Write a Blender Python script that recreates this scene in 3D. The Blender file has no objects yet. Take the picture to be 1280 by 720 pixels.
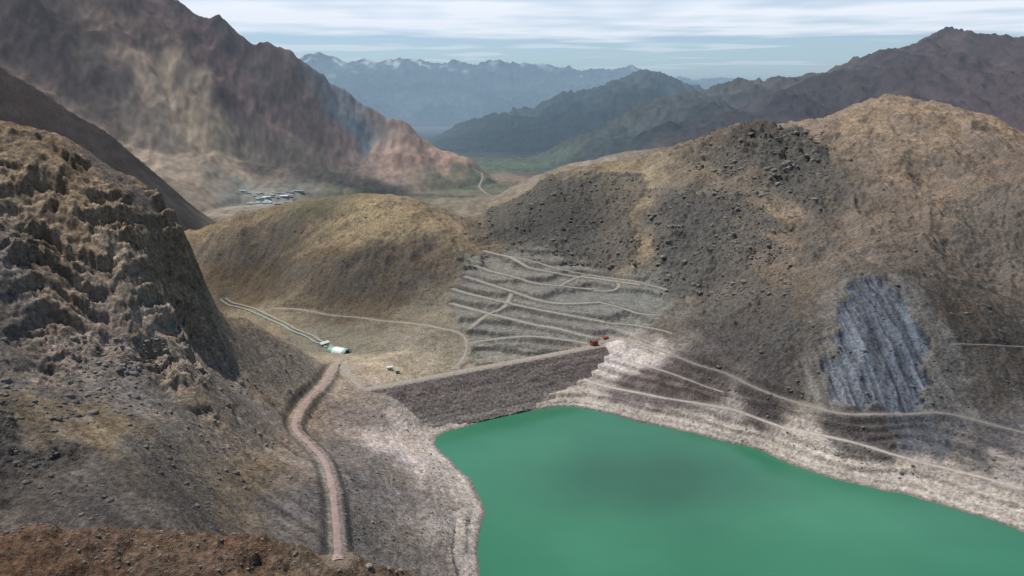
import bpy, math, time
import numpy as np
T0=time.time()
F=985.0; TH=math.radians(13.7); H=300.0
cT,sT=math.cos(TH),math.sin(TH)
scene=bpy.context.scene
def ray(px,py):
    a=(px-640)/F; b=(360-py)/F; den=cT+b*sT
    return a/den,(b*cT-sT)/den
def pz(px,py,z):
    u,t=ray(px,py); d=(z-H)/t; return (u,d,z)
def pd(px,py,d):
    u,t=ray(px,py); return (u,d,H+t*d)
def px_z(px,d,z):
    u,t=ray(px,300); return (u,d,z)
# ---------------------------------------------------------------- noise
def perlin(x,y,seed=0):
    x=np.asarray(x,np.float32); y=np.asarray(y,np.float32)
    xi=np.floor(x); yi=np.floor(y); fx=x-xi; fy=y-yi
    xi=xi.astype(np.int64); yi=yi.astype(np.int64)
    def g(ix,iy,dx,dy):
        h=(ix*374761393+iy*668265263+seed*1274126177)&0xffffffff
        h=((h^(h>>13))*1274126177)&0xffffffff
        h=(h^(h>>16))&1023
        a=h.astype(np.float32)*np.float32(2*math.pi/1024)
        return np.cos(a)*dx+np.sin(a)*dy
    u=fx*fx*fx*(fx*(fx*6-15)+10); v=fy*fy*fy*(fy*(fy*6-15)+10)
    n00=g(xi,yi,fx,fy); n10=g(xi+1,yi,fx-1,fy); n01=g(xi,yi+1,fx,fy-1); n11=g(xi+1,yi+1,fx-1,fy-1)
    a=n00+u*(n10-n00); b=n01+u*(n11-n01)
    return (a+v*(b-a))*1.5
def sst(a,b,x):
    t=np.clip((x-a)/(b-a),0,1); return t*t*(3-2*t)
# ---------------------------------------------------------------- grid
NC=1400
U=np.linspace(-1.0,1.0,NC)
L=np.concatenate([np.linspace(math.log(110),math.log(330),260,endpoint=False),
                  np.linspace(math.log(330),math.log(1650),880,endpoint=False),
                  np.linspace(math.log(1650),math.log(8000),340,endpoint=False),
                  np.linspace(math.log(8000),math.log(48000),190)])
D=np.exp(L); NR=len(D)
X=(D[:,None]*U[None,:]); Y=np.repeat(D[:,None],NC,1)
# ---------------------------------------------------------------- near terrain control
P=[]
for s in [(600,720),(598,690),(607,640),(590,600),(560,572),(545,545),(600,527),(650,515),(700,507),(740,512),(800,528),(880,545),(960,567),(1040,597),(1100,612),(1180,632),(1240,650),(1290,668),(1400,700)]:
    P.append(pz(*s,0))
for s in [(750,600),(900,640),(800,700),(1000,680),(1150,700),(660,680),(650,570),(700,550),(900,900),(1300,850),(1600,950),(680,900),(700,1300),(1300,1400)]:
    P.append(pz(*s,-16))
for s in [(565,660,8),(530,610,13),(515,550,8),(500,520,18),(485,495,30),(470,560,24),(450,620,36),(450,680,38),(510,700,20),(545,720,13),(560,620,7),(450,485,35),(430,470,35),
          (415,455,35),(405,480,37),(375,510,42),(368,535,45),(395,565,46),(415,600,48),(420,640,50),(422,680,52),
          (534,523,8),(560,518,7.5),(600,510,7),(650,502,7),(700,496,7),(722,489,9)]:
    P.append(pz(*s))
for s in [(-150,640,300),(-150,450,420),(-150,250,500),(-150,110,570),(-400,400,420),(-400,100,560),
          (0,650,330),(0,520,405),(0,400,480),(0,300,520),(0,200,575),(0,148,620),
          (60,168,622),(100,650,335),(100,520,430),(100,430,500),(100,330,545),(100,187,625),(150,217,632),
          (200,650,350),(200,540,440),(200,450,520),(200,350,575),(200,247,640),(228,285,645),
          (243,320,650),(253,364,655),(235,420,590),(300,392,700),(300,500,560),(300,600,450),(300,650,400),
          (350,420,735),(350,480,640),(350,560,530),(385,445,765)]:
    P.append(pd(*s))
for s in [(-150,700,230),(-150,1000,60),(0,710,235),(0,850,110),(0,1100,-20),(100,725,195),(100,900,50),(200,715,140),(200,850,15),(240,715,90),(255,725,70),(240,850,-5),
          (300,790,50),(300,900,0),(350,820,25),(350,920,0),(200,1050,-20),(100,1300,-50),(0,1500,-70),(-200,1500,-60)]:
    P.append(px_z(*s))
a0=pz(487,481,35); a1=pz(738,434,35)
A0=np.array([a0[0]*a0[1],a0[1]]); A1=np.array([a1[0]*a1[1],a1[1]])
for f_ in (0.2,0.4,0.6,0.8):
    q=A0+(A1-A0)*f_; P.append((q[0]/q[1],q[1],14))
for s in [(430,440,19),(480,455,30),(530,462,22),(470,437,18),(400,430,15),(350,408,10),(300,386,5),(272,373,0),
          (300,365,8),(400,388,17),(480,400,25),(540,415,32),(600,440,20),(620,430,25),(680,415,36),
          (770,422,37),(830,440,37),(900,465,36),(960,490,35),(1060,518,33),(1150,515,34),(1280,540,33),(1400,575,33),
          (740,480,12),(850,502,14),(960,535,12),(1100,575,12),(1250,615,11),(790,470,22),(790,420,42),(880,440,47),(1400,640,12)]:
    P.append(pz(*s))
for s in [(280,340,1215),(330,312,1240),(250,312,1270),(300,285,1280),(350,267,1290),(430,252,1290),(500,248,1310),(550,258,1330),(595,280,1330),(625,268,1400),
          (400,320,1120),(500,335,1050),(450,290,1180),(560,300,1150),(560,380,960),(600,305,1190),(200,300,1350),
          (620,325,1110),(660,330,1060),(700,380,930),(740,347,1040),(740,400,880),(800,355,1000),(820,380,930),
          (700,280,1180),(760,260,1250),(700,310,1120),(830,300,1080),(830,240,1220),(900,380,880),(950,400,800),(950,300,1000),(950,220,1180),
          (1080,350,790),(1100,250,1050),(1100,180,1300),(1000,440,715),(1200,440,690),(1200,350,830),(1200,220,1150),(1280,400,750),(1280,250,1000),
          (1090,505,640),(1100,420,705),(1400,450,720),(1400,300,950),(1550,300,900)]:
    P.append(pd(*s))
for s in [(250,1500,10),(300,1550,40),(430,1600,60),(560,1600,40)]: P.append(px_z(*s))
RID=[(660,240,1390),(700,224,1380),(740,214,1390),(800,201,1400),(860,180,1380),(930,162,1370),(1000,161,1400),(1050,141,1480),(1100,125,1550),(1150,129,1550),(1200,140,1500),(1240,150,1430),(1280,160,1400),(1400,190,1350),(1550,200,1300)]
for s in RID:
    q=pd(*s); P.append(q); P.append((q[0],q[1]*1.18,q[2]-45)); P.append((q[0],q[1]*1.6,q[2]*0.3-20))
for s in [(300,1900,-30),(430,1950,-20),(560,2000,-20),(300,2300,-120),(430,2300,-120),(560,2300,-90),(900,2700,-50),(1200,2700,-20)]:
    P.append(px_z(*s))
P=np.array(P,float)
def tps(P,Uq,Lq,vals,reg=2e-4):
    pu,pl=P[:,0],np.log(P[:,1])
    n=len(P)
    def k(r2): return 0.5*r2*np.log(r2+1e-12)
    K=k((pu[:,None]-pu[None])**2+(pl[:,None]-pl[None])**2)+np.eye(n)*reg
    A=np.zeros((n+3,n+3)); A[:n,:n]=K; A[:n,n]=1; A[:n,n+1]=pu; A[:n,n+2]=pl; A[n:,:n]=A[:n,n:].T
    b=np.zeros(n+3); b[:n]=vals
    w=np.linalg.solve(A,b)
    out=np.zeros(Uq.shape)
    for i in range(n): out+=w[i]*k((Uq-pu[i])**2+(Lq-pl[i])**2)
    return out+w[n]+w[n+1]*Uq+w[n+2]*Lq
cu=np.linspace(-1,1,240); cl=np.linspace(L[0],math.log(4000),340)
CU,CL=np.meshgrid(cu,cl)
ZN=tps(P,CU,CL,P[:,2])
def bil(G,gu,gl,u,l):
    fu=np.clip((u-gu[0])/(gu[1]-gu[0]),0,len(gu)-1.001); fl=np.clip((l-gl[0])/(gl[1]-gl[0]),0,len(gl)-1.001)
    iu=fu.astype(int); il=fl.astype(int); a=fu-iu; b=fl-il
    if G.ndim==3: a=a[...,None]; b=b[...,None]
    return (G[il,iu]*(1-a)+G[il,iu+1]*a)*(1-b)+(G[il+1,iu]*(1-a)+G[il+1,iu+1]*a)*b
UU=np.repeat(U[None,:],NR,0); LL=np.repeat(L[:,None],NC,1)
hN=bil(ZN,cu,cl,UU,LL)
hN=hN-np.maximum(Y-2000,0)*0.5
hN=np.clip(hN,-400,700)
# ---------------------------------------------------------------- far layers from rails
def layer(rails,near,far):
    R=[]
    for r in rails:
        q=np.array([pd(*s) for s in r]); q=q[np.argsort(q[:,0])]
        R.append((np.interp(U,q[:,0],q[:,1]),np.interp(U,q[:,0],q[:,2])))
    out=np.zeros((NR,NC))
    for j in range(NC):
        d=[r[0][j] for r in R]; z=[r[1][j] for r in R]
        d=[d[0]-6000]+d+[d[-1]+60000]; z=[z[0]-6000*near]+z+[z[-1]-60000*far]
        out[:,j]=np.interp(D,d,z)
    return out
Zl=layer([[(-400,1150,110),(0,1150,110),(400,1250,110),(900,1600,110)],
          [(-400,650,215),(0,655,215),(60,662,215),(150,672,222),(250,667,228),(350,668,232),(420,680,238),(470,697,242),(540,724,250),(600,800,250),(700,1100,250),(900,1500,250)]],0.3,0.75)
B=layer([[(-300,330,1800),(0,320,2000),(200,290,2300),(300,243,3100),(450,236,3500),(560,226,4000),(610,222,4300),(640,235,4400)],
         [(-300,120,2600),(0,120,2900),(200,180,3100),(300,200,3500),(450,205,3900),(560,208,4200),(608,219,4420),(640,236,4450)],
         [(-300,-260,3500),(0,-120,3800),(100,-60,4000),(210,0,4200),(330,50,4300),(430,100,4450),(500,140,4500),(560,176,4550),(590,198,4500),(610,217,4500),(640,238,4500)]],0.4,0.5)
Cc=layer([[(-300,200,1500),(0,330,1500),(200,330,1700),(300,320,1900)],
          [(-300,-20,1900),(-60,45,1950),(0,80,2000),(60,112,2050),(130,160,2100),(200,215,2200),(250,262,2300),(290,290,2350),(330,330,2400)]],0.5,0.6)
Dd=layer([[(600,230,6600),(650,207,6500),(720,200,5500),(800,195,4800),(1000,190,4000),(1500,190,3500)],
          [(600,230,7200),(650,202,7000),(700,181,7200),(740,163,7200),(800,139,7000),(860,120,7000),(930,105,6800),(1000,92,6500),(1070,76,6300),(1130,60,6000),(1190,44,6000),(1230,46,5800),(1280,49,5600),(1500,30,5000)]],0.3,0.5)
Ee=layer([[(500,190,10500),(560,181,9500),(640,190,8500),(760,195,8000),(1000,190,8000)],
          [(500,192,11500),(545,170,11500),(600,150,12000),(650,138,12000),(700,124,12000),(750,107,12000),(808,86,12000),(840,99,12000),(870,110,12000),(950,130,12000),(1100,140,12000)]],0.3,0.5)
Ff=layer([[(0,165,21000),(1300,165,21000)],
          [(0,60,30000),(200,76,30000),(370,72,30000),(400,68,30000),(430,76,30000),(520,75,30000),(600,78,30000),(680,82,30000),(720,87,30000),(790,83,30000),(830,97,33000),(900,100,33000),(1000,102,33000),(1400,80,33000)]],0.3,0.5)
Gg=layer([[(560,262,2900),(640,252,2900),(760,230,2900),(1000,230,2900)],
          [(590,262,3300),(620,245,3400),(660,222,3500),(700,203,3600),(760,191,3800),(830,184,4000),(900,190,4000),(1100,200,4000)]],0.3,0.3)
Vv=np.interp(D,[0,1700,1900,2500,3800,7500,12000,20000,60000],[-600,-200,-100,-78,-150,-250,-350,-450,-450])[:,None]+np.zeros((1,NC))
stack=np.stack([hN,Zl,B,Cc,Dd,Ee,Ff,Gg,Vv]); LID=np.argmax(stack,0); h0=np.max(stack,0)
del stack
print('layers',time.time()-T0)
# ---------------------------------------------------------------- helpers on terrain
def hit(px,py,h):
    u,t=ray(px,py); f_=(u-U[0])/(U[1]-U[0]); j=int(np.clip(round(f_),0,NC-1))
    prof=(h[:,j]-H)/D; idx=np.argmax(prof>=t)
    if prof[idx]<t: idx=NR-1
    i=max(idx,1); den=prof[i]-prof[i-1]; a=0 if abs(den)<1e-9 else np.clip((t-prof[i-1])/den,0,1)
    d=D[i-1]+(D[i]-D[i-1])*a
    return u*d,d,h[i-1,j]*(1-a)+h[i,j]*a
def hs(h,x,y):
    x=np.asarray(x,float); y=np.asarray(y,float)
    u=x/y; l=np.log(y)
    fi=np.interp(l,L,np.arange(NR)); fj=np.clip((u+1)/2*(NC-1),0,NC-1.001); fi=np.clip(fi,0,NR-1.001)
    i=fi.astype(int); j=fj.astype(int); a=fi-i; b=fj-j
    return (h[i,j]*(1-b)+h[i,j+1]*b)*(1-a)+(h[i+1,j]*(1-b)+h[i+1,j+1]*b)*a
def area(pts,soft=0,wob=6,seed=1):
    """mask of a ground patch given by its surveyed outline"""
    q=np.array([hit(a,b,h0)[:2] for a,b in pts]); m=np.zeros(h0.shape,np.float32)
    i0,i1=np.searchsorted(D,[q[:,1].min()-60,q[:,1].max()+60]); us=q[:,0]/q[:,1]; j0,j1=np.searchsorted(U,[us.min()-.08,us.max()+.08])
    x=X[i0:i1,j0:j1]; y=Y[i0:i1,j0:j1]
    dx=perlin(x/(wob*2.5),y/(wob*2.5),seed)+.5*perlin(x/(wob*.8),y/(wob*.8),seed+2); dy=perlin(x/(wob*2.5),y/(wob*2.5),seed+1)+.5*perlin(x/(wob*.8),y/(wob*.8),seed+3)
    x=x+wob*dx; y=y+wob*dy*1.5
    ins=np.zeros(x.shape,bool); n=len(q)
    for k in range(n):
        (xa,ya),(xb,yb)=q[k],q[(k+1)%n]
        c=((ya>y)!=(yb>y))&(x<(xb-xa)*(y-ya)/(yb-ya+1e-9)+xa); ins^=c
    f_=ins.astype(np.float32)
    for k in range(soft):
        f_=(f_+np.roll(f_,1,0)+np.roll(f_,-1,0)+np.roll(f_,1,1)+np.roll(f_,-1,1))/5
    m[i0:i1,j0:j1]=f_; return m
# ---------------------------------------------------------------- ground cover survey, with some lit and shaded tones in the colours
S=[(50,480,114,106,98,.2,0),(150,480,118,109,100,.2,0),(250,420,148,127,103,.35,0),(300,450,150,129,106,.3,0),(330,520,124,112,102,.2,0),(200,560,110,103,94,.15,0),(100,610,102,94,86,.2,0),
(40,500,124,108,86,.12,0),(120,530,130,112,86,.12,0),(220,570,128,110,86,.12,0),(300,600,118,102,82,.12,0),(380,640,110,103,98,.2,0),(250,630,96,88,80,.2,0),(20,560,100,92,84,.5,.8),(340,460,138,122,102,.25,0),
(10,250,152,132,108,.5,1),(60,250,158,137,114,.5,1),(150,300,164,142,118,.5,1),(180,390,168,149,128,.5,1),(60,360,148,130,114,.5,1),(100,205,146,124,96,.4,.6),(20,165,140,119,92,.4,.3),(100,430,158,138,124,.5,.8),(225,320,158,138,114,.5,1),(40,400,140,128,116,.5,.8),(200,265,144,122,96,.5,.8),
(100,700,98,74,57,.5,.2),(300,700,102,79,62,.5,.2),(450,712,104,87,72,.4,0),(-100,700,98,74,57,.5,.2),(200,690,98,77,60,.5,.2),
(470,600,116,107,101,.2,0),(500,660,112,104,98,.2,0),(570,660,142,132,122,.1,0),(580,610,150,138,128,.1,0),(495,548,176,160,148,.1,0),(520,565,182,167,156,.1,0),(440,520,128,115,106,.2,0),(450,470,164,147,126,.08,0),(440,560,120,110,102,.2,0),
(480,455,175,158,130,.05,0),(430,425,118,112,95,.1,0),(350,398,130,118,96,.15,0),(520,455,140,128,108,.1,0),
(300,325,108,94,74,.7,0),(400,290,142,124,94,.5,0),(450,270,158,139,104,.4,0),(500,325,110,96,78,.7,0),(350,350,98,86,70,.7,0),(550,280,142,123,94,.4,0),(450,365,106,94,77,.7,0),(530,425,128,120,104,.2,0),(300,292,138,119,92,.5,0),(400,340,106,93,75,.7,0),  # middle hill: dark front slope and lit top are put into the colour
(650,350,130,121,102,.3,0),(700,370,118,114,104,.3,0),(600,400,124,115,98,.25,0),(780,370,108,110,102,.4,0),(660,418,116,110,99,.2,0),(730,395,120,114,102,.3,0),
(640,285,98,91,82,.6,.2),(720,250,104,97,86,.6,.2),(700,295,104,97,88,.6,.2),(780,235,156,137,105,.4,0),(795,300,144,125,98,.5,0),(870,290,96,93,87,.7,.3),(850,260,100,95,88,.7,.3),(900,205,126,112,94,.6,.2),(950,185,108,100,88,.8,.7),(930,170,102,94,86,.9,.8),
(960,270,144,124,99,.5,0),(1050,155,152,130,106,.7,0),(1100,160,152,130,106,.7,0),(1150,230,138,118,98,.8,0),(1020,300,128,110,92,.8,0),(950,370,110,96,84,.8,.1),(880,400,106,98,88,.7,.2),(1000,450,98,89,80,.7,0),(1200,300,114,98,84,.8,0),(1250,210,124,106,90,.8,0),(1250,450,104,93,83,.7,0),(1200,400,104,91,79,.7,0),(1050,400,128,117,103,.6,0),(1000,220,110,102,90,.7,.3),(1040,250,112,100,88,.7,.3),(1150,150,148,126,103,.7,0),
(1150,440,140,129,113,.5,0),(1030,360,124,111,96,.5,0),(1090,430,118,118,120,.5,.1),
(775,452,198,184,172,.05,0),(850,482,100,89,84,.12,0),(950,508,94,84,80,.12,0),(900,522,165,152,142,.1,0),(1000,560,180,166,152,.1,0),(1140,540,104,102,102,.15,0),(1150,592,186,170,154,.1,0),(1250,600,172,158,143,.12,0),(1230,555,106,100,96,.15,0),(720,490,160,148,136,.08,0),(820,512,150,137,128,.1,0),(1080,540,96,88,84,.15,0),(800,500,116,103,98,.1,0),(1060,535,96,88,84,.1,0),
(100,40,106,88,79,.6,.3),(300,90,108,88,83,.6,.3),(400,150,124,103,92,.5,.2),(500,185,140,115,100,.4,0),(200,140,164,144,120,.3,0),(300,180,172,150,122,.3,0),(560,203,142,114,97,.4,0),(60,60,116,98,89,.5,0),(240,60,104,86,81,.7,.5),(360,205,122,107,92,.3,0),(450,215,114,101,87,.3,0),(150,100,152,131,111,.4,.2),(250,160,168,147,121,.3,0),(430,180,130,110,97,.4,.1),(180,60,112,94,84,.6,.3),  # left mountain: its sunlit patches are painted in as paler colour
(50,140,108,93,83,.5,0),(150,215,110,95,84,.4,0),(230,270,104,93,82,.4,0),
(340,248,128,124,112,.05,0),(450,243,96,98,78,.1,0),(600,235,94,96,76,.1,0),(400,262,100,96,78,.1,0),(620,206,80,90,72,.1,0),(700,213,122,110,92,.4,0),(780,195,128,114,96,.4,0),
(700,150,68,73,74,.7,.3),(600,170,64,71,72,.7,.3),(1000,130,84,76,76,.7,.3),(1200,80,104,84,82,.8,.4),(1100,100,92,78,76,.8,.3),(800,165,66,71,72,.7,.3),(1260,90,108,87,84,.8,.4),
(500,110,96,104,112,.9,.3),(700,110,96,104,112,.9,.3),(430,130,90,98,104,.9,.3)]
def lin(c): c=np.asarray(c,float)/255; return np.where(c<=.04045,c/12.92,((c+.055)/1.055)**2.4)
sp=[];sv=[]
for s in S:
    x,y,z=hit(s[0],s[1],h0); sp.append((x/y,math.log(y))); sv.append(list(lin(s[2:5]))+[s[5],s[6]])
for s in [(750,600),(900,640),(1100,700),(700,1000)]:
    q=pz(*s,0); sp.append((q[0],math.log(q[1]))); sv.append(list(lin((120,112,96)))+[.05,0])
sp=np.array(sp); sv=np.array(sv)
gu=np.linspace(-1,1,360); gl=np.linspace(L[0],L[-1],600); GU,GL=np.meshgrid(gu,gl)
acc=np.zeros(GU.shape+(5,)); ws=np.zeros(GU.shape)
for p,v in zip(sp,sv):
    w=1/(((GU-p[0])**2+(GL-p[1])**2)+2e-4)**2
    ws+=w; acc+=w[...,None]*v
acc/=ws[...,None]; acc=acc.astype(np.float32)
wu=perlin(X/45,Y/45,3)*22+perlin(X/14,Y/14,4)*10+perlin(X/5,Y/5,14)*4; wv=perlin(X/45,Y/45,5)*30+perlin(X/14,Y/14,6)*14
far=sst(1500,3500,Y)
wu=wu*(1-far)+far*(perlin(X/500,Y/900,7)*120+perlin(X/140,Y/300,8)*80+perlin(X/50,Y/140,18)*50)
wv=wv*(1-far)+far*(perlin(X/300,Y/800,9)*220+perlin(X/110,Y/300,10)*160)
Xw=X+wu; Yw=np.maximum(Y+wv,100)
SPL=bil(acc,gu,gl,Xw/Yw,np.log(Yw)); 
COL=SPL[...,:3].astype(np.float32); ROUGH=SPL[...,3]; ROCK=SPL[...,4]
lum=COL@np.array([.3,.55,.15],np.float32); COL=lum[...,None]+(COL-lum[...,None])*.88
print('splat',time.time()-T0)
# ---------------------------------------------------------------- relief noise
spc=Y*0.0014+0.3
def fade(lam): return sst(1.5,3.5,lam/spc)
h=h0.copy()
near=1-sst(1700,2300,Y)
shore=sst(4,26,h0)*0.9+0.1
rub=area([(600,285),(640,252),(700,228),(760,214),(800,212),(812,232),(785,262),(796,300),(790,338),(740,332),(690,312),(630,306)],2,12,640)
rub=np.maximum(rub,area([(812,262),(850,238),(900,243),(950,262),(988,285),(945,315),(900,350),(850,372),(826,340),(815,300)],2,12,650))
rub=np.maximum(rub,area([(880,185),(925,163),(1000,163),(1030,185),(1048,225),(1022,262),(985,250),(962,215),(905,212)],2,12,660))
rub=np.maximum(rub,.6*area([(880,360),(950,330),(1000,360),(990,420),(1010,470),(960,470),(900,430),(850,420)],3,14,670))
rub=np.maximum(rub,.7*area([(1040,200),(1062,230),(1050,300),(1010,330),(1000,290),(1030,250)],3,12,680))
rub=np.maximum(rub,.5*area([(1180,250),(1240,230),(1290,260),(1290,330),(1230,350),(1190,310)],3,16,682))
ben=area([(590,318),(640,312),(740,330),(835,352),(832,392),(800,415),(745,432),(600,446),(585,420),(560,385)],6,10,685)
rel=np.zeros_like(h)
for k,(lam,amp) in enumerate([(170,17.0),(72,10),(30,4.4),(13,2.0),(6,.95),(3,.45)]):
    n=perlin(X/lam+.3*perlin(X/lam,Y/lam,50+k),Y/(lam*1.25),20+k)
    if k<4: n=0.3*n+0.7*(0.42-np.abs(perlin(X/lam+7+.5*perlin(X/lam,Y/lam,150+k),Y/(lam*2.2)+3,30+k))*1.8)
    rel+=n*amp*fade(lam)*(1.0 if k<3 else 1.5)
h+=near*rel*np.clip(ROUGH,0.06,1)*shore*(1.0+.6*sst(42,85,h0)*(Y>800))*(1-.6*ben)
h+=near*rub*(3.4*np.abs(perlin(X/11,Y/11,690))+2.6*np.abs(perlin(X/5,Y/5,691))+1.2*np.abs(perlin(X/2.6,Y/2.6,692)))*1.25
h+=near*(perlin(X/30,Y/30,77)*.8+perlin(X/9,Y/9,78)*.5+perlin(X/4,Y/4,79)*.28)*sst(-6,3,h0)*(0.4+.6*(LID==0))
fgm=(LID==1); h+=fgm*(np.maximum(perlin(X/1.7,Y/1.7,80),0)*1.0+perlin(X/6,Y/6,81)*1.3)
# benches cut across the hill behind the dam, and drawdown benches round the lake
zb=h+2.0*perlin(X/50,Y/50,601); fr=zb/8.5; ff=fr-np.floor(fr); sB=sst(.5,.8,ff); h+=ben*(sB-ff)*8.5*.8
bk=sst(2,5,h0)*sst(32,27,h0)*sst(900,830,Y)*(X>-40)*near
zb=h+1.6*perlin(X/60,Y/60,600); fr=zb/4.6; ff2=fr-np.floor(fr); sK=sst(.4,.7,ff2); h+=bk*(sK-ff2)*4.6*.75
# bedrock ledges: tilted beds, broken by joints
zz=h+11*perlin(X/70,Y/70,61)+2.2*perlin(X/14,Y/14,62)+1.0*perlin(X/4.5,Y/4.5,68)+0.30*X
blk=.55+1.1*perlin(X/26,Y/26,66)
for stp in (16.0,7.0,3.2):
    fr=zz/stp+.7*perlin(X/45,Y/45,67+int(stp)); ff=fr-np.floor(fr); ss=sst(.5,.74,ff)
    h+=near*ROCK*(ss-ff)*stp*0.85*np.clip(blk,0.2,1)
crk=sum((0.33-np.abs(perlin(X/l+.5*perlin(X/l,Y/l,164+i),Y/(l*1.7),64+i)))*a*fade(l) for i,(l,a) in enumerate([(50,9),(21,5),(9,3.6),(4.5,2.2)]))
cell=np.floor(X/7+1.2*perlin(X/11,Y/11,169))*13.7+np.floor(Y/9+1.2*perlin(X/11,Y/11,170))*7.3
h+=near*ROCK*(crk*.9+((np.sin(cell)*43758.5)%1-.5)*1.8)
# quarried face
face=area([(1082,343),(1100,345),(1128,372),(1150,410),(1170,425),(1160,480),(1136,514),(1070,514),(1040,490),(1030,455),(1046,425),(1050,390),(1064,365)],0,9,610)
apron=area([(1045,360),(1070,340),(1125,350),(1175,395),(1225,480),(1200,514),(1015,512),(985,470),(1020,430)],6,16,620)
tail=area([(1105,517),(1172,517),(1200,566),(1134,572)],4,7,630)
fsoft=face.copy()
for k in range(14): fsoft=(fsoft+np.roll(fsoft,1,0)+np.roll(fsoft,-1,0)+np.roll(fsoft,1,1)+np.roll(fsoft,-1,1))/5
stv=perlin(X/5.5+.8*perlin(X/14,Y/24,219),Y/110,220)+.55*perlin(X/2.2+3,Y/70,221)+.35*perlin(X/3,Y/6,222)
h-=fsoft*8; h+=face*stv*1.7
# far relief
fr_=sst(1700,2500,Y)
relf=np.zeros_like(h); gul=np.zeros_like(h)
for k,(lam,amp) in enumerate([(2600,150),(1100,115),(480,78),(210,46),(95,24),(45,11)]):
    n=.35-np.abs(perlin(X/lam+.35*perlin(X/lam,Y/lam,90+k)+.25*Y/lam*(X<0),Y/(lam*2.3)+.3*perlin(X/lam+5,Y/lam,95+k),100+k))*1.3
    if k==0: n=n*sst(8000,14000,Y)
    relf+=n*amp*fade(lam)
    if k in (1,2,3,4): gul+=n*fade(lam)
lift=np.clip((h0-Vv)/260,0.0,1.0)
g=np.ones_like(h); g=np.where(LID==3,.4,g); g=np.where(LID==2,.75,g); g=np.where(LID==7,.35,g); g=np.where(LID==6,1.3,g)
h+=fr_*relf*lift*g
h+=fr_*perlin(X/160,Y/160,120)*4
print('relief',time.time()-T0)
# ---------------------------------------------------------------- roads
def smooth_poly(pts,step):
    pts=np.array(pts,float); out=[]
    Pp=np.vstack([2*pts[0]-pts[1],pts,2*pts[-1]-pts[-2]])
    for i in range(1,len(Pp)-2):
        p0,p1,p2,p3=Pp[i-1:i+3]; n=max(2,int(np.linalg.norm(p2-p1)/step))
        for t in np.linspace(0,1,n,endpoint=False):
            out.append(.5*((2*p1)+(-p0+p2)*t+(2*p0-5*p1+4*p2-p3)*t*t+(-p0+3*p1-3*p2+p3)*t**3))
    out.append(pts[-1]); return np.array(out)
roads=[('dirt_road',[(428,450),(415,462),(404,482),(380,504),(369,522),(370,537),(388,556),(405,576),(414,604),(419,640),(422,682)],3.7,'pink'),
('dirt_road',[(735,432),(770,422),(800,430),(830,441),(870,455),(905,466),(935,480),(962,491),(1000,505),(1060,518),(1110,515),(1160,514),(1200,519),(1240,530),(1290,543)],3.4,'pale'),
('dirt_road',[(452,487),(440,472),(430,460),(424,448)],5.0,'pale'),
('dirt_road',[(345,386),(390,390),(430,395),(470,400),(510,404),(550,409),(576,416),(584,432),(578,450),(565,462)],3.0,'pale'),
('dirt_road',[(452,487),(480,486),(500,497)],3.0,'pale'),
('hill_track',[(605,312),(635,322),(660,332),(700,341),(745,347),(800,355)],3.4,'bench'),
('hill_track',[(620,318),(660,324),(700,335),(740,342),(790,350),(835,360)],2.2,'bench'),
('hill_track',[(590,331),(630,342),(665,352),(700,357),(745,360)],3.0,'bench'),
('hill_track',[(582,346),(620,357),(650,368),(700,378),(750,377)],3.4,'bench'),
('hill_track',[(566,360),(620,375),(660,385),(700,392),(756,402)],3.0,'bench'),
('hill_track',[(565,378),(620,394),(660,403),(700,411),(742,421)],3.6,'bench'),
('hill_track',[(586,412),(605,396),(630,383),(640,365)],2.6,'bench'),
('hill_track',[(700,357),(712,350),(724,345),(735,341)],2.2,'bench'),
('hill_track',[(745,347),(772,352),(768,362),(745,362)],2.4,'bench'),
('hill_track',[(750,377),(775,384),(800,392),(826,393)],2.2,'bench'),
('hill_track',[(756,402),(790,405),(815,410),(840,418)],2.2,'bench'),
('hill_track',[(584,430),(610,424),(650,420),(700,424),(735,430)],2.6,'bench'),
('shore_track',[(722,452),(724,470),(760,484),(820,495),(880,505),(950,523),(1020,543),(1100,562),(1180,585),(1280,612)],4.2,'shore'),
('shore_track',[(742,441),(790,452),(850,470),(905,490)],2.0,'shore'),
('hill_track',[(1190,430),(1230,432),(1290,436)],1.6,'pale'),
('valley_road',[(590,208),(603,220),(600,235),(615,246)],6,'far')]
best=np.full(h.shape,1e9,np.float32); zr=np.zeros(h.shape,np.float32)
RD=[]
for name,pts,w,kind in roads:
    pw=[hit(a,b,h0)[:2] for a,b in pts]
    if kind=='far': pw=[p for p in pw if p[1]>2500]
    step=2.0 if kind!='far' else 15
    c=smooth_poly(pw,step)
    z=hs(h0,c[:,0],c[:,1])*.5+hs(h,c[:,0],c[:,1])*.5
    kk=np.ones(21)/21; zp=np.pad(z,10,mode='edge'); z=np.convolve(zp,kk,'valid')
    RD.append((name,c,z,w,kind))
    r=w*3.4
    for (x,y),zc in zip(c,z):
        i0,i1=np.searchsorted(D,[y-r,y+r]); j0,j1=np.searchsorted(U,[(x-r)/y,(x+r)/y])
        if i1<=i0 or j1<=j0: continue
        dd=np.hypot(X[i0:i1,j0:j1]-x,Y[i0:i1,j0:j1]-y)/w
        m=dd<best[i0:i1,j0:j1]
        best[i0:i1,j0:j1][m]=dd[m]; zr[i0:i1,j0:j1][m]=zc
wr=1-sst(1.2,2.7,best)
h=h*(1-wr)+zr*wr
print('roads',time.time()-T0)
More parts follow.
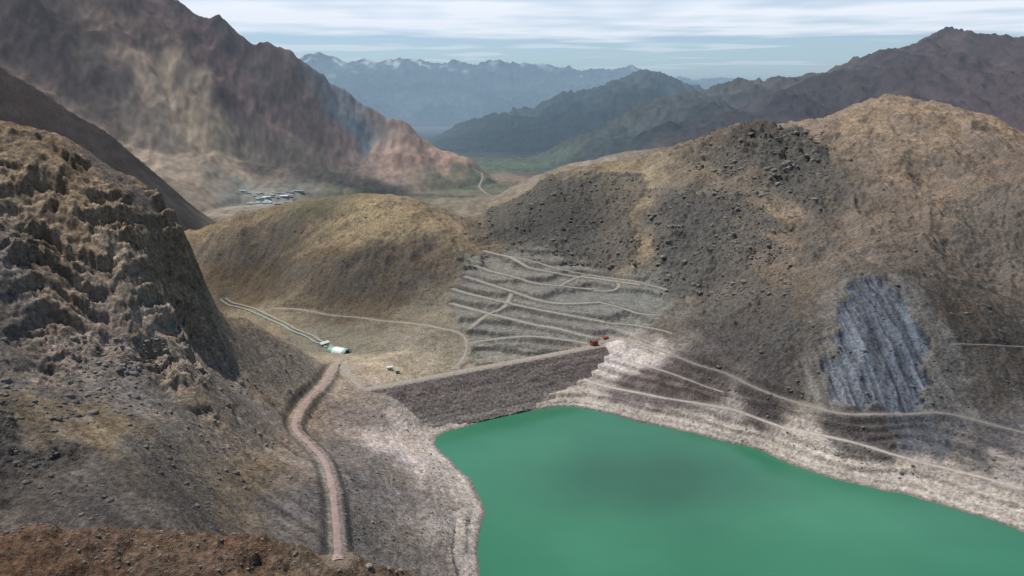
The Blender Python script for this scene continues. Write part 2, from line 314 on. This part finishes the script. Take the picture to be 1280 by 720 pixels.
# ---------------------------------------------------------------- colouring of the ground
gx=np.gradient(h,axis=1)/(np.gradient(X,axis=1)); gy=np.gradient(h,axis=0)/np.gradient(Y,axis=0)
slope=np.sqrt(gx**2+gy**2)
n1=perlin(X/35,Y/35,201); n2=perlin(X/11,Y/11,202); n3=perlin(X/4,Y/4,203)*fade(4); n4=perlin(X/1.6,Y/1.6,204)*fade(1.6)
f1=perlin(X/400,Y/400,205); f2=perlin(X/120,Y/300,206); f3=perlin(X/40,Y/140,207)*fade(40); f4=perlin(X/18,Y/40,208)*fade(18)
m=1+near*(.17*n1+.2*n2+.27*n3+.33*n4)+(1-near)*(.10*f1+.18*f2+.28*f3+.30*f4)
C=COL*m[...,None]
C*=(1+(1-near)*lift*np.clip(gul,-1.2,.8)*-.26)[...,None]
dr=(perlin(X/70,Y/70,210)+.6*perlin(X/20,Y/20,211))*near
C*=np.stack([1+.04*dr,1+0*dr,1-.07*dr],-1)
al_=X*.80-Y*.60; ac=X*.60+Y*.80
lf=near*(X<-60)*(Y<800)*(1-ROCK)*(LID==0)*sst(30,45,h)
chute=perlin(ac/9,al_/110,230)+.7*perlin(ac/3.5,al_/60,231)+.5*perlin(ac/24,al_/160,232)
C*=(1+.32*lf*chute)[...,None]
hill=near*sst(20,50,h)*(1-ROCK)*(LID==0)
# rain gullies down the right hill
rg=perlin(X/8+.8*perlin(X/30,Y/30,250),Y/70,251)+.5*perlin(X/20+.5*perlin(X/40,Y/40,252),Y/110,253)
C*=(1+.20*hill*(X>60)*rg)[...,None]
scr=sst(.06,.28,perlin(X/3.2,Y/3.2,212)+.45*perlin(X/28,Y/28,213)-.02)*sst(4,1.3,spc)*hill*sst(.22,.45,ROUGH)
C=C*(1-.52*scr[...,None])+.52*scr[...,None]*np.array([.062,.058,.045])
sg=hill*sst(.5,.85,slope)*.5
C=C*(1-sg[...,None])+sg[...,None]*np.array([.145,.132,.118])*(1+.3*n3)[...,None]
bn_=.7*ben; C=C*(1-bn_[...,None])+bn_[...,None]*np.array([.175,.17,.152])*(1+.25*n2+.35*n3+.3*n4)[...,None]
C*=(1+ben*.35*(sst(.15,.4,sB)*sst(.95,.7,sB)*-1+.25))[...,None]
rb=near*rub*(.55+.45*sst(-.3,.2,n2+.6*n3))
C=C*(1-.85*rb[...,None])+.85*rb[...,None]*np.array([.098,.094,.086])*(1+.65*n3+.6*n4+.35*n2)[...,None]
rk=near*ROCK
st=sst(.0,.4,np.abs(perlin(X/30,zz/2.2,214)))
C*= (1-rk*.36*(1-st))[...,None]
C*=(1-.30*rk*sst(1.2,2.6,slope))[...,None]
C*=(1+rk*(.22*perlin(X/14,Y/14,240)+.2*perlin(X/40,zz/5,242)))[...,None]
fg_=fgm*sst(.1,.4,perlin(X/2.2,Y/2.2,241)); C=C*(1-.5*fg_[...,None])+.5*fg_[...,None]*np.array([.15,.125,.085])
# drawdown zone
lakezone=sst(34,24,h)*sst(900,820,Y)*(X>-140)
ring2=perlin(X/160,h/1.3,216)
C*=(1+lakezone*(.28*ring2))[...,None]
lw=sst(60,200,X)
hb=h+3.0*perlin(X/26,Y/26,217)+1.8*perlin(X/8,Y/8,218)+1.2*perlin(X/3,Y/3,243)+(1-lw)*5.0
beach=lakezone*sst(14.0,9.0,hb)*(.6+.4*lw)
C=C*(1-.82*beach[...,None])+.82*beach[...,None]*np.array([.47,.41,.345])*(1+.25*ring2+.2*n2+.14*n1+.25*n3)[...,None]
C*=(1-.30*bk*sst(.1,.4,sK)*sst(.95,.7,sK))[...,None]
wet=lakezone*sst(1.3,.3,h); C*=(1-.5*wet)[...,None]
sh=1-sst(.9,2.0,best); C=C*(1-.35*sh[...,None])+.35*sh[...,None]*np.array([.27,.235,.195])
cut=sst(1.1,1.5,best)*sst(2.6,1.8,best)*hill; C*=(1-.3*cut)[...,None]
a_=(.5*apron*np.clip(.8+.6*stv,0,1))[...,None]; C=C*(1-a_)+a_*np.array([.29,.265,.225])*(1+.4*stv)[...,None]
f_=(.92*face)[...,None]; C=C*(1-f_)+f_*(np.array([.165,.176,.193])*np.clip(1+.95*stv,.4,2.1)[...,None])
t_=(.8*tail)[...,None]*(1-sh[...,None]); C=C*(1-t_)+t_*np.array([.13,.13,.135])*(1+.4*stv)[...,None]
F6=(LID==6); sn=sst(1250,1750,h+500*perlin(X/900,Y/900,222)+350*perlin(X/350,Y/350,223))*F6*sst(0.05,.35,perlin(X/500,Y/700,224)+.05)
C=C*(1-.75*sn[...,None])+.75*sn[...,None]*np.array([.7,.73,.78])
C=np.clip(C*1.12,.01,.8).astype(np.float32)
print('colour',time.time()-T0)
# ---------------------------------------------------------------- mesh helpers
def make_mesh(name,co,quads=None,smooth=True):
    me=bpy.data.meshes.new(name)
    me.vertices.add(len(co)); me.vertices.foreach_set('co',np.asarray(co,np.float32).ravel())
    q=quads; k=q.shape[1]; n=len(q)
    me.loops.add(n*k); me.loops.foreach_set('vertex_index',q.astype(np.int32).ravel())
    me.polygons.add(n); me.polygons.foreach_set('loop_start',(np.arange(n)*k).astype(np.int32))
    me.polygons.foreach_set('use_smooth',np.full(n,smooth,bool))
    me.update(calc_edges=True)
    ob=bpy.data.objects.new(name,me); scene.collection.objects.link(ob); return ob
def grid_quads(r,c):
    i=np.arange(r*c).reshape(r,c)
    return np.stack([i[:-1,:-1],i[:-1,1:],i[1:,1:],i[1:,:-1]],-1).reshape(-1,4)
def setcol(ob,name,rgb):
    at=ob.data.color_attributes.new(name,'FLOAT_COLOR','POINT')
    a=np.ones((len(rgb),4),np.float32); a[:,:3]=rgb; at.data.foreach_set('color',a.ravel())
class M:
    def __init__(s,name,rough=.9,spec=.2):
        s.m=bpy.data.materials.new(name); s.m.use_nodes=True; s.n=s.m.node_tree.nodes; s.l=s.m.node_tree.links
        s.b=s.n['Principled BSDF']; s.b.inputs['Roughness'].default_value=rough; s.b.inputs['Specular IOR Level'].default_value=spec
    def node(s,t,**k):
        x=s.n.new(t)
        for a,b in k.items(): setattr(x,a,b)
        return x
    def noise(s,scale,detail=4,rough=.6):
        tc=s.node('ShaderNodeTexCoord'); nz=s.node('ShaderNodeTexNoise')
        nz.inputs['Scale'].default_value=scale; nz.inputs['Detail'].default_value=detail; nz.inputs['Roughness'].default_value=rough
        s.l.new(tc.outputs['Object'],nz.inputs['Vector']); return nz
    def ramp(s,src,stops):
        r=s.node('ShaderNodeValToRGB'); e=r.color_ramp.elements
        e[0].position,e[0].color=stops[0][0],(*stops[0][1],1); e[1].position,e[1].color=stops[-1][0],(*stops[-1][1],1)
        for p,c in stops[1:-1]:
            x=e.new(p); x.color=(*c,1)
        s.l.new(src,r.inputs[0]); return r
    def bump(s,src,dist,strength=1,prev=None):
        b=s.node('ShaderNodeBump'); b.inputs['Distance'].default_value=dist; b.inputs['Strength'].default_value=strength
        s.l.new(src,b.inputs['Height'])
        if prev: s.l.new(prev.outputs[0],b.inputs['Normal'])
        s.l.new(b.outputs[0],s.b.inputs['Normal']); return b
def mulcol(m,a,b):
    x=m.node('ShaderNodeMix',data_type='RGBA',blend_type='MULTIPLY'); x.inputs[0].default_value=1
    m.l.new(a,x.inputs[6]); m.l.new(b,x.inputs[7]); return x.outputs[2]
gm=M('ground_mat',.95,.0)
att=gm.node('ShaderNodeAttribute',attribute_name='Col')
na=gm.noise(.4,4,.75); ra=gm.ramp(na.outputs[0],[(.3,(.42,.42,.42)),(.5,(1,1,1)),(.70,(1.55,1.53,1.49))])
c1=mulcol(gm,att.outputs[0],ra.outputs[0]); gm.l.new(c1,gm.b.inputs['Base Color'])
gm.bump(na.outputs[0],2.6,.9)
co=np.stack([X,Y,h],-1).reshape(-1,3)
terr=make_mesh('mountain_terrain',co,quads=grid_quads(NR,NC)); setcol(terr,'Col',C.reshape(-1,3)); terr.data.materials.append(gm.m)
print('terrain mesh',time.time()-T0)
# ---------------------------------------------------------------- lake
wm=M('lake_mat',.14,.4)
wm.b.inputs['IOR'].default_value=1.33
wn=wm.noise(.006,3,.5); wr_=wm.ramp(wn.outputs[0],[(.3,(.026,.135,.074)),(.7,(.042,.185,.105))]); wm.l.new(wr_.outputs[0],wm.b.inputs['Base Color'])
w2=wm.noise(.35,4,.6); wm.bump(w2.outputs[0],.12,.5)
poly=[A0,A1]+[np.array([q[0]*q[1],q[1]]) for q in (pz(900,465,35),pz(1060,518,33),pz(1280,540,33))]+[np.array(v,float) for v in [(700,560),(700,112),(-60,112),(-60,400)]]
me=bpy.data.meshes.new('lake'); me.from_pydata([(p[0],p[1],0) for p in poly][::-1],[],[list(range(len(poly)))]); lake=bpy.data.objects.new('lake',me); scene.collection.objects.link(lake); me.materials.append(wm.m)
# ---------------------------------------------------------------- road ribbons
def roadmat(name,c):
    m=M(name,.95,.1); n=m.noise(.25,5,.7); r=m.ramp(n.outputs[0],[(.3,tuple(v*.7 for v in c)),(.7,tuple(min(1,v*1.15) for v in c))]); m.l.new(r.outputs[0],m.b.inputs['Base Color']); m.bump(n.outputs[0],.3,.5); return m.m
RM={'pink':roadmat('pink_gravel',(.33,.24,.215)),'pale':roadmat('pale_gravel',(.31,.27,.225)),'bench':roadmat('bench_gravel',(.33,.30,.25)),'far':roadmat('far_gravel',(.30,.27,.21)),'shore':roadmat('shore_gravel',(.45,.395,.34))}
def ribbon(name,c,z,w,mat,off=.3):
    t=np.gradient(c,axis=0); t/=np.linalg.norm(t,axis=1)[:,None]+1e-9; nrm=np.stack([-t[:,1],t[:,0]],-1)
    s=np.arange(len(c)); vs=[]
    for k,fx in enumerate((-1,-.5,0,.5,1)):
        jit=1+.3*perlin(s/9.,s*0+k*3.7,300+k)+.22*perlin(s/2.5,s*0+k,310)
        p=c+nrm*(fx*w*.6*jit)[:,None] if abs(fx)==1 else c+nrm*fx*w*.6
        vs.append(np.column_stack([p,z+off-(.35 if abs(fx)==1 else 0)+ (0.06 if fx==0 else 0)]))
    v=np.stack(vs,1).reshape(-1,3)
    ob=make_mesh(name,v,quads=grid_quads(len(c),5)); ob.data.materials.append(mat); return ob
for name,c,z,w,kind in RD: ribbon(name,c,z,w,RM[kind],.3 if kind!='far' else 2)
# ---------------------------------------------------------------- dam
dv=A1-A0; Ld=np.linalg.norm(dv); dv/=Ld; nv=np.array([dv[1],-dv[0]])
prof=[(-60,2),(-45,11),(-30,20),(-15,29),(-6,34.6),(-5,35),(5,35),(5.3,34.9)]
for k in range(1,46): prof.append((6+k*.92,34.8-k*.76))
ns=260; ss_=np.linspace(-26,Ld+16,ns)
pa=np.array(prof)
off=pa[None,:,0]+0*ss_[:,None]; zz2=pa[None,:,1]+0*ss_[:,None]
bxy=A0+ss_[:,None]*dv
VX=bxy[:,None,0]+off*nv[0]; VY=bxy[:,None,1]+off*nv[1]
amp=(off>6.2)*1.0
VZ=zz2+amp*(1.1*perlin(ss_[:,None]/16+0*off,off/9,399)+.7*perlin(ss_[:,None]/3+0*off,off/3,400)+.5*perlin(ss_[:,None]/1.5+0*off,off/1.5,401))
dam=make_mesh('embankment_dam',np.stack([VX,VY,VZ],-1).reshape(-1,3),quads=grid_quads(ns,len(prof)))
dn=perlin(ss_[:,None]/14+0*off,off/6,403); dn2=perlin(ss_[:,None]/2+0*off,off/2,404); band=perlin(ss_[:,None]/140+0*off,off/1.5,405)
tt=sst(20,6,zz2)*.6
dc=(np.array([.205,.168,.15])*(1-tt)[...,None]+np.array([.28,.245,.215])*tt[...,None])*(1+.2*dn+.35*dn2+.38*band)[...,None]
dc=np.where((zz2>34.85)[...,None],np.array([.34,.30,.25]),dc)
setcol(dam,'Col',np.clip(dc,.01,1).reshape(-1,3)); dam.data.materials.append(gm.m)
cr=np.array([A0+dv*s for s in np.arange(-24,Ld+6,3.0)]); ribbon('dam_crest_road',cr,np.full(len(cr),35.0),5.4,RM['pale'],.12)
# ---------------------------------------------------------------- boulders
import bmesh
bm=bmesh.new(); bmesh.ops.create_icosphere(bm,subdivisions=1,radius=1); bm.verts.ensure_lookup_table()
iv=np.array([v.co[:] for v in bm.verts]); ifc=np.array([[v.index for v in f.verts] for f in bm.faces]); bm.free()
def scatter(name,regions,mat,seed):
    r=np.random.default_rng(seed); V=[];Fc=[];n0=0
    for (px0,px1,py0,py1,n,s0,s1) in regions:
        for k in range(n):
            x,y,z=hit(r.uniform(px0,px1),r.uniform(py0,py1),h)
            if y>1700 or z<1: continue
            if perlin(np.array([x/40]),np.array([y/40]),700)[0]<r.uniform(-.5,.3): continue
            s=s0*(1-r.random())**(-.45); s=min(s,s1)
            d=iv*(1+r.uniform(-.28,.28,(len(iv),1)))*np.array([r.uniform(.7,1.3),r.uniform(.7,1.3),r.uniform(.5,.95)])*s
            a=r.uniform(0,6.28); ca,sa=math.cos(a),math.sin(a)
            d=np.column_stack([d[:,0]*ca-d[:,1]*sa,d[:,0]*sa+d[:,1]*ca,d[:,2]])
            V.append(d+[x,y,z]); Fc.append(ifc+n0); n0+=len(iv)
    ob=make_mesh(name,np.vstack(V),quads=np.vstack(Fc),smooth=False); ob.data.materials.append(mat); return ob
bmz=M('boulder_mat',.95,.1); bn=bmz.noise(.15,4,.7); br=bmz.ramp(bn.outputs[0],[(.3,(.10,.092,.082)),(.7,(.28,.25,.21))]); bmz.l.new(br.outputs[0],bmz.b.inputs['Base Color']); bmz.bump(bn.outputs[0],.4)
scatter('boulders',[(0,400,420,660,2600,.35,2.4),(0,260,430,520,500,.6,3.0),(420,600,500,715,1100,.35,1.4),(580,800,215,335,1500,.8,3.2),(810,990,235,370,1500,.8,3.8),(860,1040,160,250,1000,1.0,5),(850,1280,180,500,1500,.6,2.4),(250,560,260,390,500,.5,1.8),(800,1280,460,600,900,.4,1.4),(0,520,655,715,1500,.15,.7)],bmz.m,5)
print('boulders',time.time()-T0)
# ---------------------------------------------------------------- small structures
def flat(name,c,r=.7,metal=0):
    m=M(name,r,.3); n=m.noise(1.2,3,.6); rr=m.ramp(n.outputs[0],[(.3,tuple(v*.85 for v in c)),(.7,tuple(min(1,v*1.05) for v in c))]); m.l.new(rr.outputs[0],m.b.inputs['Base Color']); m.b.inputs['Metallic'].default_value=metal; return m.m
mW=flat('white_sheet',(.72,.73,.72),.5); mG=flat('green_sheet',(.16,.38,.26),.5); mR=flat('red_paint',(.34,.10,.06)); mK=flat('dark_opening',(.03,.03,.035),.3); mGr=flat('grey_steel',(.3,.31,.32),.5); mT=flat('teal_roof',(.22,.40,.42),.5)
def piece(name,verts,faces,mat,parent):
    me=bpy.data.meshes.new(name); me.from_pydata(verts,[],faces); me.materials.append(mat); o=bpy.data.objects.new(name,me); scene.collection.objects.link(o); o.parent=parent; return o
def boxv(x0,x1,y0,y1,z0,z1):
    return [(x0,y0,z0),(x1,y0,z0),(x1,y1,z0),(x0,y1,z0),(x0,y0,z1),(x1,y0,z1),(x1,y1,z1),(x0,y1,z1)],[(0,3,2,1),(4,5,6,7),(0,1,5,4),(1,2,6,5),(2,3,7,6),(3,0,4,7)]
def empty(name,loc,rot=0):
    e=bpy.data.objects.new(name,None); scene.collection.objects.link(e); e.location=loc; e.rotation_euler=(0,0,rot); return e
def building(name,loc,rot,l,w,hh,wall,roof,rise=.28):
    e=empty(name,loc,rot)
    v,f=boxv(-l/2,l/2,-w/2,w/2,-3,hh); piece('walls',v,f,wall,e)
    o=.06*w; r=w*rise
    v=[(-l/2-o,-w/2-o,hh+.01),(l/2+o,-w/2-o,hh+.01),(l/2+o,w/2+o,hh+.01),(-l/2-o,w/2+o,hh+.01),(-l/2-o,0,hh+r),(l/2+o,0,hh+r)]
    piece('roof',v,[(0,1,5,4),(2,3,4,5),(0,4,3),(1,2,5),(0,3,2,1)],roof,e)
    v,f=boxv(-l*.08,l*.08,-w/2-.06,-w/2-.01,0,hh*.7); piece('door',v,f,mK,e)
    for i,s in enumerate((-.32,.28)):
        v,f=boxv(l*s-l*.06,l*s+l*.06,-w/2-.06,-w/2-.01,hh*.4,hh*.75); piece('window_%d'%(i+1),v,f,mK,e)
    return e
def shelter(loc,rot):
    e=empty('arched_shelter',loc,rot); n=18; R=7.5; Ln=24
    for nm,y0,y1,mt in (('canopy_green',-Ln/2,-Ln/2+4,mG),('canopy_white',-Ln/2+4,Ln/2-6,mW),('canopy_end',Ln/2-6,Ln/2,mG)):
        v=[];f=[]
        for y in (y0,y1):
            for i in range(n+1):
                a=math.pi*i/n; v.append((math.cos(a)*R,y,math.sin(a)*R*.75-.5))
        for i in range(n): f.append((i,i+1,n+2+i,n+1+i))
        piece(nm,v,f,mt,e)
    for nm,y in (('front_wall',-Ln/2+.2),('rear_wall',Ln/2-.2)):
        v=[(math.cos(math.pi*i/n)*R*.98,y,math.sin(math.pi*i/n)*R*.735-.5) for i in range(n+1)]
        piece(nm,v,[tuple(range(n+1))],mW,e)
    v,f=boxv(-3,3,-Ln/2+.05,-Ln/2+.15,-.4,4); piece('door',v,f,mK,e)
x,y,z=hit(424,440,h); shelter((x,y,z),math.radians(62))
x,y,z=hit(487,462,h); building('site_hut',(x,y,z),.4,6,4,3,mW,mW)
x,y,z=hit(405,432,h); building('site_hut',(x,y,z),.9,12,6,3.5,mW,mW)
x,y,z=hit(497,466,h); building('site_hut',(x,y,z),.2,4,3,2.6,flat('tan_panel',(.4,.34,.25)),mGr)
p=A1+dv*3; building('gatehouse',(p[0]+2,p[1]+6,36),math.atan2(dv[1],dv[0]),8,5,4.2,mR,flat('rust_roof',(.25,.11,.08)))
x,y,z=hit(757,424,h); building('gatehouse',(x,y,z),.3,6,4,3,flat('ochre_wall',(.42,.22,.12)),mR)
def mast(loc,hh):
    e=empty('power_mast',loc); s=hh*.07
    for i,(sx,sy) in enumerate(((-1,-1),(1,-1),(1,1),(-1,1))):
        b=s; t=s*.15; w=.28
        v=[(sx*b-w,sy*b-w,-2),(sx*b+w,sy*b-w,-2),(sx*b+w,sy*b+w,-2),(sx*b-w,sy*b+w,-2),(sx*t-w/2,sy*t-w/2,hh),(sx*t+w/2,sy*t-w/2,hh),(sx*t+w/2,sy*t+w/2,hh),(sx*t-w/2,sy*t+w/2,hh)]
        piece('leg_%d'%(i+1),v,[(0,3,2,1),(4,5,6,7),(0,1,5,4),(1,2,6,5),(2,3,7,6),(3,0,4,7)],mGr,e)
    for i,zf in enumerate((.72,.86)):
        v,f=boxv(-hh*.2,hh*.2,-.2,.2,hh*zf,hh*zf+.4); piece('crossarm_%d'%(i+1),v,f,mGr,e)
for px_ in (915,1001):
    x,y,z=hit(px_,170,h)
    if y<1700: mast((x,y,z),17)
r=np.random.default_rng(11)
for i in range(48):
    px_=float(np.clip(r.normal(345,26),278,395)); py_=248+r.uniform(-9,8)
    x,y,z=hit(px_,py_,h)
    if y>3900 or y<2300: continue
    big=r.random()<.22
    building('camp_building',(x,y,z),r.uniform(-.3,.5),r.uniform(28,44) if big else r.uniform(9,18),r.uniform(11,15) if big else 8,5 if big else 3.5,[mW,mGr][int(r.random()<.3)],[mW,mT,mGr,mGr][r.integers(4)],.18)
cm=M('canal_mat',.3,.4); cm.b.inputs['Base Color'].default_value=(.27,.36,.30,1)
c=smooth_poly([hit(a,b,h0)[:2] for a,b in [(276,374),(300,385),(330,397),(360,411),(385,423),(408,434)]],3)
def zsm(c,o):
    z=hs(h,c[:,0],c[:,1]); zp=np.pad(z,4,mode='edge'); return np.convolve(zp,np.ones(9)/9,'valid')+o
ribbon('canal',c,zsm(c,.6),2.2,cm.m,.5)
c2=c+np.array([6.5,3]); ribbon('canal_track',c2,zsm(c2,.4),3.2,RM['pale'],.5)
# ---------------------------------------------------------------- far cloud band, plus unseen patches overhead placed to cast shade
sun=np.array([-.38,.25,.88]); sun/=np.linalg.norm(sun)
HC=2600.
cx=np.linspace(-1,1,460); cx=np.sign(cx)*np.abs(cx)**1.8*45000
cy=np.concatenate([np.linspace(-3000,9000,300),np.linspace(9100,75000,360)])
CX,CY=np.meshgrid(cx,cy)
al=np.zeros_like(CX)
wx=CX+220*perlin(CX/700,CY/700,500)+70*perlin(CX/250,CY/250,502); wy=CY+220*perlin(CX/700,CY/700,501)+70*perlin(CX/250,CY/250,503)
def shadow(px,py,rx,ry,s):  # unseen cloud patch overhead, placed so its shadow lands on this spot
    global al
    x,y,z=hit(px,py,h0); k=(HC-z)/sun[2]; x+=sun[0]*k; y+=sun[1]*k
    f_=1 if rx>400 else .25
    al=np.maximum(al,s*np.exp(-(((CX+(wx-CX)*f_-x)/rx)**2+((CY+(wy-CY)*f_-y)/ry)**2)**2))
shadow(60,120,480,500,.7); shadow(230,268,420,300,.7); shadow(440,228,520,210,.8); shadow(290,50,430,300,.65); shadow(40,20,500,260,.7); shadow(1150,110,2600,1500,.65); shadow(720,165,1800,2600,.75)
shadow(860,600,80,50,.45); shadow(120,600,150,110,.35); shadow(1230,440,170,140,.5); shadow(950,410,120,90,.4); shadow(700,270,110,80,.35)
shadow(330,350,110,80,.45); shadow(480,350,100,70,.4)  # patches added to darken the front of the middle hill
edge=CY+4500*perlin(CX/9000,CY/6000,510)+2500*perlin(CX/3000,CY/2500,511)+1200*perlin(CX/1100,CY/1300,516)
band=sst(19500,21500,CY)*sst(35500,29500,edge)
thin=sst(.15,.5,perlin(CX/9000,CY/9000,512)+.5*perlin(CX/3000,CY/3500,513))*sst(32000,40000,CY)*.5
al=np.maximum(al,band*(.85+.5*perlin(CX/5000,CY/3500,514)+.25*perlin(CX/1500,CY/1500,517))); al=np.maximum(al,thin); al=np.clip(al,0,.97)
qd=grid_quads(len(cy),len(cx)); am=al.ravel()[qd].max(1); qd=qd[am>.02]
cl_=make_mesh('cloud_and_shade_layer',np.stack([CX,CY,HC+0*CX],-1).reshape(-1,3),quads=qd)
setcol(cl_,'Alpha',np.repeat(al.reshape(-1,1),3,1))
m=bpy.data.materials.new('cloud_mat'); m.use_nodes=True; nt=m.node_tree; nt.nodes.clear()
o=nt.nodes.new('ShaderNodeOutputMaterial'); mx=nt.nodes.new('ShaderNodeMixShader'); tr=nt.nodes.new('ShaderNodeBsdfTransparent'); tl=nt.nodes.new('ShaderNodeBsdfTranslucent'); df=nt.nodes.new('ShaderNodeBsdfDiffuse'); m2=nt.nodes.new('ShaderNodeMixShader'); at=nt.nodes.new('ShaderNodeAttribute'); at.attribute_name='Alpha'
tl.inputs[0].default_value=(.9,.91,.92,1); df.inputs[0].default_value=(.9,.9,.9,1); m2.inputs[0].default_value=.2
nt.links.new(tl.outputs[0],m2.inputs[1]); nt.links.new(df.outputs[0],m2.inputs[2]); nt.links.new(at.outputs['Fac'],mx.inputs[0]); nt.links.new(tr.outputs[0],mx.inputs[1]); nt.links.new(m2.outputs[0],mx.inputs[2]); nt.links.new(mx.outputs[0],o.inputs[0])
cl_.data.materials.append(m)
# ---------------------------------------------------------------- valley haze
v,f=boxv(-60000,60000,1720,80000,-1500,1250)
me=bpy.data.meshes.new('haze'); me.from_pydata(v,[],f); hz=bpy.data.objects.new('haze',me); scene.collection.objects.link(hz)
m=bpy.data.materials.new('haze_mat'); m.use_nodes=True; nt=m.node_tree; nt.nodes.clear()
o=nt.nodes.new('ShaderNodeOutputMaterial'); ab=nt.nodes.new('ShaderNodeVolumeAbsorption'); em=nt.nodes.new('ShaderNodeEmission'); ad=nt.nodes.new('ShaderNodeAddShader')
sg_=3.9e-5; ab.inputs['Color'].default_value=(0,0,0,1); ab.inputs['Density'].default_value=sg_
em.inputs[0].default_value=(.27,.40,.53,1); em.inputs[1].default_value=sg_  # haze emits its own glow, standing in for scattered daylight
nt.links.new(ab.outputs[0],ad.inputs[0]); nt.links.new(em.outputs[0],ad.inputs[1]); nt.links.new(ad.outputs[0],o.inputs['Volume']); me.materials.append(m)
# ---------------------------------------------------------------- light, sky, camera
from mathutils import Vector
sl=bpy.data.lights.new('sun','SUN'); sl.energy=4.6; sl.angle=math.radians(.5); sl.color=(1,.965,.91); so=bpy.data.objects.new('sun',sl); scene.collection.objects.link(so)
so.rotation_euler=Vector((-sun[0],-sun[1],-sun[2])).to_track_quat('-Z','Y').to_euler()
w=bpy.data.worlds.new('World'); scene.world=w; w.use_nodes=True; nt=w.node_tree; bg=nt.nodes['Background']
sk=nt.nodes.new('ShaderNodeTexSky'); sk.sky_type='NISHITA'; sk.sun_disc=False; sk.sun_elevation=math.asin(sun[2]); sk.sun_rotation=math.atan2(sun[0],sun[1]); sk.altitude=2500; sk.air_density=1.0; sk.dust_density=0.6
nt.links.new(sk.outputs[0],bg.inputs[0]); bg.inputs[1].default_value=.115
cam=bpy.data.cameras.new('camera'); cam.lens=F/1280*36; cam.sensor_width=36; cam.clip_end=150000; cam.clip_start=1; cob=bpy.data.objects.new('camera',cam); scene.collection.objects.link(cob); cob.location=(0,0,H); cob.rotation_euler=(math.radians(90)-TH,0,0); scene.camera=cob
scene.view_settings.view_transform='Standard'; scene.view_settings.look='None'; scene.view_settings.exposure=0
print('done',time.time()-T0)
